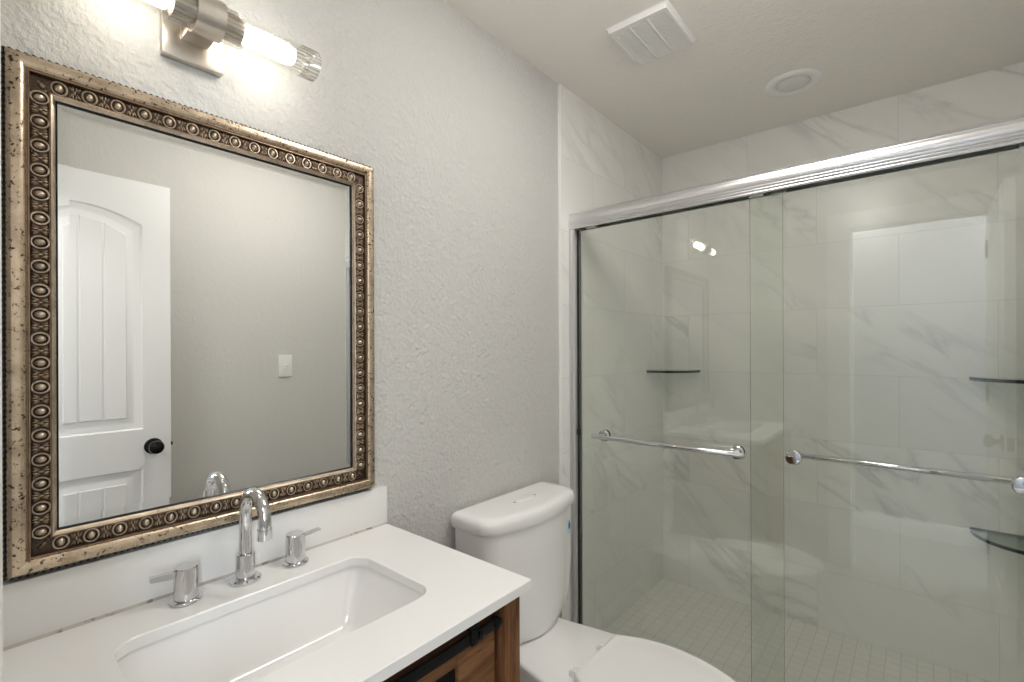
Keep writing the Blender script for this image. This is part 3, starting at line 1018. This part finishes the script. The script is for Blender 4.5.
def bowl_outline(z, back, front, wmax, wb, n=40):
    """plan of the bowl: narrow deck at the back, egg-shaped front"""
    xm = back + (front - back) * 0.60
    pts = []
    for i in range(n + 1):
        t = i / n
        if t < 0.45:
            s = t / 0.45
            x = back + (xm - back) * s
            w = wb + (wmax - wb) * (0.5 - 0.5 * math.cos(PI * s)) ** 0.9
        else:
            a = (t - 0.45) / 0.55 * PI / 2
            x = xm + (front - xm) * math.sin(a)
            w = wmax * math.cos(a) ** 0.92 if a < PI / 2 - 1e-6 else 0.0
        pts.append((x, w))
    right = [(x, TC + w, z) for x, w in pts]
    left = [(x, TC - w, z) for x, w in reversed(pts[:-1])]
    return right + left


b = B()
loft(b, [bowl_outline(0.0, 0.13, 0.60, 0.125, 0.105), bowl_outline(0.015, 0.13, 0.60, 0.125, 0.105), bowl_outline(0.03, 0.14, 0.59, 0.115, 0.095), bowl_outline(0.15, 0.16, 0.60, 0.115, 0.085),
         bowl_outline(0.25, 0.14, 0.69, 0.145, 0.092), bowl_outline(0.33, 0.075, 0.79, 0.172, 0.108), bowl_outline(0.37, 0.045, 0.83, 0.180, 0.116),
         bowl_outline(0.392, 0.040, 0.838, 0.183, 0.120), bowl_outline(0.399, 0.043, 0.835, 0.180, 0.117), bowl_outline(0.402, 0.05, 0.828, 0.173, 0.110)])
obj('bowl', b, 'porcelain', to, smooth=60)


def lid_outline(z, ins, back=0.408, front=0.846, w=0.174, wb=0.118, n=40):
    xm = back + (front - back) * 0.42
    pts = []
    for i in range(n + 1):
        t = i / n
        if t < 0.4:
            s = t / 0.4
            x = back + ins + (xm - back - ins) * s
            ww = wb + (w - wb) * math.sin(PI / 2 * s) ** 0.85 - ins
        else:
            a = (t - 0.4) / 0.6 * PI / 2
            x = xm + (front - ins - xm) * math.sin(a)
            ww = (w - ins) * math.cos(a) ** 0.9 if a < PI / 2 - 1e-6 else 0.0
        pts.append((x, ww))
    return [(x, TC + q_, z) for x, q_ in pts] + [(x, TC - q_, z) for x, q_ in reversed(pts[:-1])]


b = B()
loft(b, [lid_outline(0.4030, 0.004, 0.425), lid_outline(0.4045, 0.0015, 0.425), lid_outline(0.415, 0.0015, 0.425), lid_outline(0.4180, 0.004, 0.425)])
obj('seat', b, 'plastic', to, smooth=50)
b = B()
loft(b, [lid_outline(0.4195, 0.003), lid_outline(0.4205, 0.0), lid_outline(0.429, 0.0), lid_outline(0.4335, 0.0025), lid_outline(0.4355, 0.007), lid_outline(0.4355, 0.014), lid_outline(0.4345, 0.020),
         lid_outline(0.4365, 0.034), lid_outline(0.4385, 0.07), lid_outline(0.4395, 0.10)])
obj('seat_lid', b, 'plastic', to, smooth=50)
for dy in (-0.088, 0.066):
    b = B()
    lathe(b, (0.388, TC + dy, 0.401), (0, 0, 1), [(0, 0.014), (0.010, 0.0135), (0.013, 0.011), (0.014, 0.0)], 20)
    box(b, 0.385, 0.428, TC + dy - 0.011, TC + dy + 0.011, 0.402, 0.421, 0.004)
    lathe(b, (0.408, TC + dy - 0.020, 0.414), (0, 1, 0), [(0, 0.006), (0.001, 0.0075), (0.039, 0.0075), (0.040, 0.006)], 14)
    obj('hinge', b, 'plastic', to, smooth=45)
# water supply
sv = thing('supply_valve', 'small water stop valve on the wall beside the vanity, behind the toilet', 'valve', (0.0, 1.00, 0.19))
b = B(); lathe(b, (0.0, 1.00, 0.19), (1, 0, 0), [(0, 0.030), (0.003, 0.029), (0.008, 0.018), (0.010, 0.009)], 24); obj('escutcheon', b, 'chrome', sv)
b = B(); lathe(b, (0.008, 1.00, 0.19), (1, 0, 0), [(0, 0.008), (0.03, 0.008), (0.031, 0.012), (0.058, 0.012), (0.059, 0.006), (0.066, 0.006)], 18)
lathe(b, (0.052, 1.00, 0.19), (0, 0, 1), [(0, 0.009), (0.022, 0.009), (0.023, 0.0075), (0.034, 0.0075)], 14); obj('valve_body', b, 'chrome', sv)
b = B(); lathe(b, (0.074, 1.00, 0.19), (1, 0, 0), [(0, 0.010), (0.002, 0.019), (0.009, 0.019), (0.012, 0.010)], 16); obj('valve_knob', b, 'plastic', sv)
b = B(); tube(b, [(0.052, 1.00, 0.222), (0.055, 1.002, 0.27), (0.064, 1.03, 0.32), (0.08, 1.085, 0.355), (0.09, 1.115, 0.385), (0.092, 1.12, 0.42)], 0.0055, 10)
obj('supply_hose', b, 'hose', sv)

# ------------------------------------------------------------------ shower enclosure
GY0, GY1 = 1.745, 1.775        # outer and inner pane
PT = 0.006
XL, XR = TT, W - TT
fr = thing('shower_door_frame', 'silver aluminium header track and wall jambs of the sliding shower door', 'shower door frame', (W / 2, 1.75, 0.075))
b = B()
# header: rounded front face with ridges, open channel below
hp = [(1.7165, 1.836), (1.7150, 1.8400), (1.7165, 1.8435), (1.7145, 1.8460), (1.7135, 1.8490), (1.7150, 1.8520), (1.7125, 1.8550), (1.7120, 1.8580)]
for i in range(9):
    a = math.radians(-62 + 124 * i / 8)
    hp.append((1.7195 - 0.0095 * math.cos(a) + 0.002, 1.8755 + 0.0185 * math.sin(a)))
hp += [(1.7180, 1.8955), (1.7155, 1.8980), (1.7170, 1.9010), (1.7200, 1.9030), (1.7220, 1.9065), (1.735, 1.9085), (1.790, 1.9085), (1.8000, 1.9030), (1.8000, 1.8450),
       (1.7970, 1.8450), (1.7970, 1.8960), (1.7620, 1.8960), (1.7620, 1.8700), (1.7600, 1.8700), (1.7600, 1.8960), (1.7230, 1.8960), (1.7230, 1.836)]
extrude_profile(b, hp, 'x', XL, XR)
h = obj('header', b, 'alu', fr, smooth=40)
b = B(); box(b, XL, XR, 1.7235, 1.7595, 1.862, 1.8955); box(b, XL, XR, 1.7625, 1.7965, 1.862, 1.8955)
o = obj('roller_channel', b, 'rubber', fr); o['label'] = 'dark channel inside the header'
for s, x in ((1, XL), (-1, XR)):
    b = B()
    jp = [(x, 1.716), (x + s * 0.006, 1.712), (x + s * 0.011, 1.713), (x + s * 0.012, 1.719), (x + s * 0.024, 1.720), (x + s * 0.026, 1.724), (x + s * 0.026, 1.737), (x + s * 0.008, 1.739),
          (x + s * 0.008, 1.783), (x + s * 0.016, 1.785), (x + s * 0.016, 1.795), (x, 1.797)]
    extrude_profile(b, jp, 'z', 0.075, 1.8361)
    obj('wall_jamb', b, 'alu', fr, smooth=30)
    b = B(); box(b, *sorted((x + s * 0.008, x + s * 0.032)), 1.7395, 1.7440, 0.09, 1.834)
    o = obj('jamb_seal', b, 'rubber', fr); o['label'] = 'dark rubber seal'
    b = B(); box(b, *sorted((x + s * 0.012, x + s * 0.036)), 1.7320, 1.7442, 0.966, 0.992, 0.003)
    o = obj('bumper', b, 'rubber', fr); o['label'] = 'small black door bumper'
b = B()
extrude_profile(b, [(1.722, 0.0752), (1.722, 0.100), (1.727, 0.104), (1.735, 0.104), (1.735, 0.086), (1.760, 0.086), (1.760, 0.100), (1.765, 0.100), (1.765, 0.086), (1.790, 0.086), (1.790, 0.104), (1.797, 0.104), (1.797, 0.0752)], 'x', XL, XR)
obj('bottom_track', b, 'alu', fr, smooth=30)


def pane(name, label, x0, x1, y, side):
    """one sliding glass door; side -1: towel bar faces the room, +1: inside the shower"""
    t = thing(name, label, 'shower door', ((x0 + x1) / 2, y, 0.09), 'sliding glass shower doors')
    b = B(); box(b, x0, x1, y, y + PT, 0.090, 1.858)
    for fc in b.faces:
        fc.material_index = 0 if abs(fc.normal.y) > 0.5 else 1
    b.normal_update()
    for fc in b.faces:
        fc.material_index = 0 if abs(fc.normal.y) > 0.5 else 1
    obj('glass_pane', b, ['glass', 'glass_edge'], t, smooth=None)
    return t


d1 = pane('sliding_shower_door', 'left sliding clear glass shower door with its towel bar on the room side', XL + 0.012, 0.808, GY0, -1)
d2 = pane('sliding_shower_door', 'right sliding clear glass shower door with its towel bar inside the shower', 0.7025, XR - 0.012, GY1, 1)
BZ = 0.977


def bar(t, xa, xb, y, out, z):
    s = out
    yb = y + (0 if s < 0 else PT) + s * 0.042
    b = B()
    tube(b, [(xa - 0.034, yb, z), (xa - 0.033, yb, z), (xb + 0.033, yb, z), (xb + 0.034, yb, z)], [0.0084, 0.0094, 0.0094, 0.0084], 20)
    tb = obj('towel_bar', b, 'chrome', t, smooth=50)
    for x in (xa, xb):
        b = B()
        ya = y if s < 0 else y + PT
        lathe(b, (x, ya, z), (0, s, 0), [(0, 0.022), (0.002, 0.0235), (0.009, 0.0235), (0.012, 0.020), (0.0125, 0.0125), (0.042, 0.0105)], 28)
        yo = y + PT if s < 0 else y
        lathe(b, (x, yo, z), (0, -s, 0), [(0, 0.0245), (0.006, 0.0245), (0.0085, 0.023), (0.0095, 0.020), (0.0098, 0.0)], 28)
        obj('bar_mount', b, 'chrome', tb)


bar(d1, 0.160, 0.668, GY0, -1, BZ)
bar(d2, 0.831, 1.346, GY1, 1, BZ)
for t, xs, y in ((d1, (0.10, 0.73), GY0), (d2, (0.79, 1.36), GY1)):
    for x in xs:
        b = B()
        box(b, x - 0.022, x + 0.022, y - 0.004, y + PT + 0.004, 1.835, 1.862, 0.002)
        o = obj('roller_bracket', b, 'alu', t)
        b = B(); lathe(b, (x, y - 0.005, 1.876), (0, 1, 0), [(0, 0.008), (0.001, 0.013), (0.009, 0.013), (0.010, 0.008)], 20); obj('roller', b, 'plastic', t)

# corner glass shelves
def shelf(label, loc, rz, group=None):
    R2, th = 0.214, 0.0130
    pts = [(0, 0)]
    n = 24
    for i in range(n + 1):
        a = PI / 2 * i / n
        pts.append((R2 * math.cos(a) ** 0.85 if i < n else 0.0, R2 * math.sin(a) ** 0.85 if i else 0.0))
    b = B()
    lo = ring(b, [(x, -y, -th / 2) for x, y in pts]); hi = ring(b, [(x, -y, th / 2) for x, y in pts])
    bridge(b, lo, hi, 1)
    b.faces.new(lo); b.faces.new(hi)
    o = obj('corner_shelf', b, ['glass_shelf', 'shelf_edge'], smooth=30)
    o.location, o.rotation_euler = loc, (0, 0, rz)
    return tag(o, label, 'shelf', 'glass corner shelves in the shower')


shelf('dark-edged glass corner shelf in the left back corner of the shower', (TT, YB, 1.207), 0)
shelf('glass corner shelf in the right back corner, the upper of two, above the towel bar', (XR, YB, 1.207), -PI / 2)
shelf('glass corner shelf in the right back corner, the lower of two, below the towel bar', (XR, YB, 0.597), -PI / 2)

# ------------------------------------------------------------------ ceiling fittings
EX0, EX1, EY0, EY1 = 0.322, 0.537, 1.480, 1.738
ev = thing('exhaust_fan_grille', 'square white slatted exhaust fan cover on the ceiling', 'vent', ((EX0 + EX1) / 2, (EY0 + EY1) / 2, ZC))
b = B()
zl = ZC - 0.017
r1 = ring(b, rrect(EX0 - 0.004, EX1 + 0.004, EY0 - 0.004, EY1 + 0.004, ZC, 0.006, 3)); r2 = ring(b, rrect(EX0, EX1, EY0, EY1, ZC - 0.004, 0.006, 3))
r3 = ring(b, rrect(EX0 + 0.005, EX1 - 0.005, EY0 + 0.004, EY1 - 0.005, zl, 0.005, 3)); r4 = ring(b, rrect(EX0 + 0.014, EX1 - 0.014, EY0 + 0.014, EY1 - 0.014, zl, 0.004, 3))
r5 = ring(b, rrect(EX0 + 0.014, EX1 - 0.014, EY0 + 0.014, EY1 - 0.014, zl + 0.010, 0.004, 3))
for p, c in ((r1, r2), (r2, r3), (r3, r4), (r4, r5)):
    bridge(b, p, c)
obj('cover_frame', b, 'plastic', ev)
b = B(); box(b, EX0 + 0.012, EX1 - 0.012, EY0 + 0.012, EY1 - 0.012, zl + 0.0065, zl + 0.012)
obj('back_plate', b, 'plastic', ev)
b = B()
ix0, ix1, iy0, iy1 = EX0 + 0.014, EX1 - 0.014, EY0 + 0.014, EY1 - 0.014
n = 26
for i in range(n):
    y = iy0 + (iy1 - iy0) * (i + 0.5) / n
    box(b, ix0, ix1, y - 0.0026, y + 0.0026, zl + 0.0008, zl + 0.0068)
obj('slats', b, 'plastic', ev, smooth=None)
for i in (1, 2):
    x = ix0 + (ix1 - ix0) * i / 3
    b = B(); box(b, x - 0.003, x + 0.003, iy0, iy1, zl - 0.001, zl + 0.009, 0.001); obj('rib', b, 'plastic', ev)

RX, RY = 0.746, 2.281
rl = thing('recessed_light', 'round white unlit recessed light in the shower ceiling', 'ceiling light', (RX, RY, ZC))
b = B(); lathe(b, (RX, RY, ZC), (0, 0, -1), [(0, 0.104), (0.003, 0.1045), (0.008, 0.098), (0.010, 0.088), (0.008, 0.068), (0.004, 0.062), (0.0, 0.060)], 64, cap=False)
obj('trim_ring', b, 'trim', rl, smooth=50)
b = B(); lathe(b, (RX, RY, ZC - 0.001), (0, 0, -1), [(0.0, 0.061), (0.006, 0.058), (0.011, 0.045), (0.014, 0.025), (0.015, 0.0)], 48, cap=False)
obj('lens', b, 'lens', rl, smooth=50)
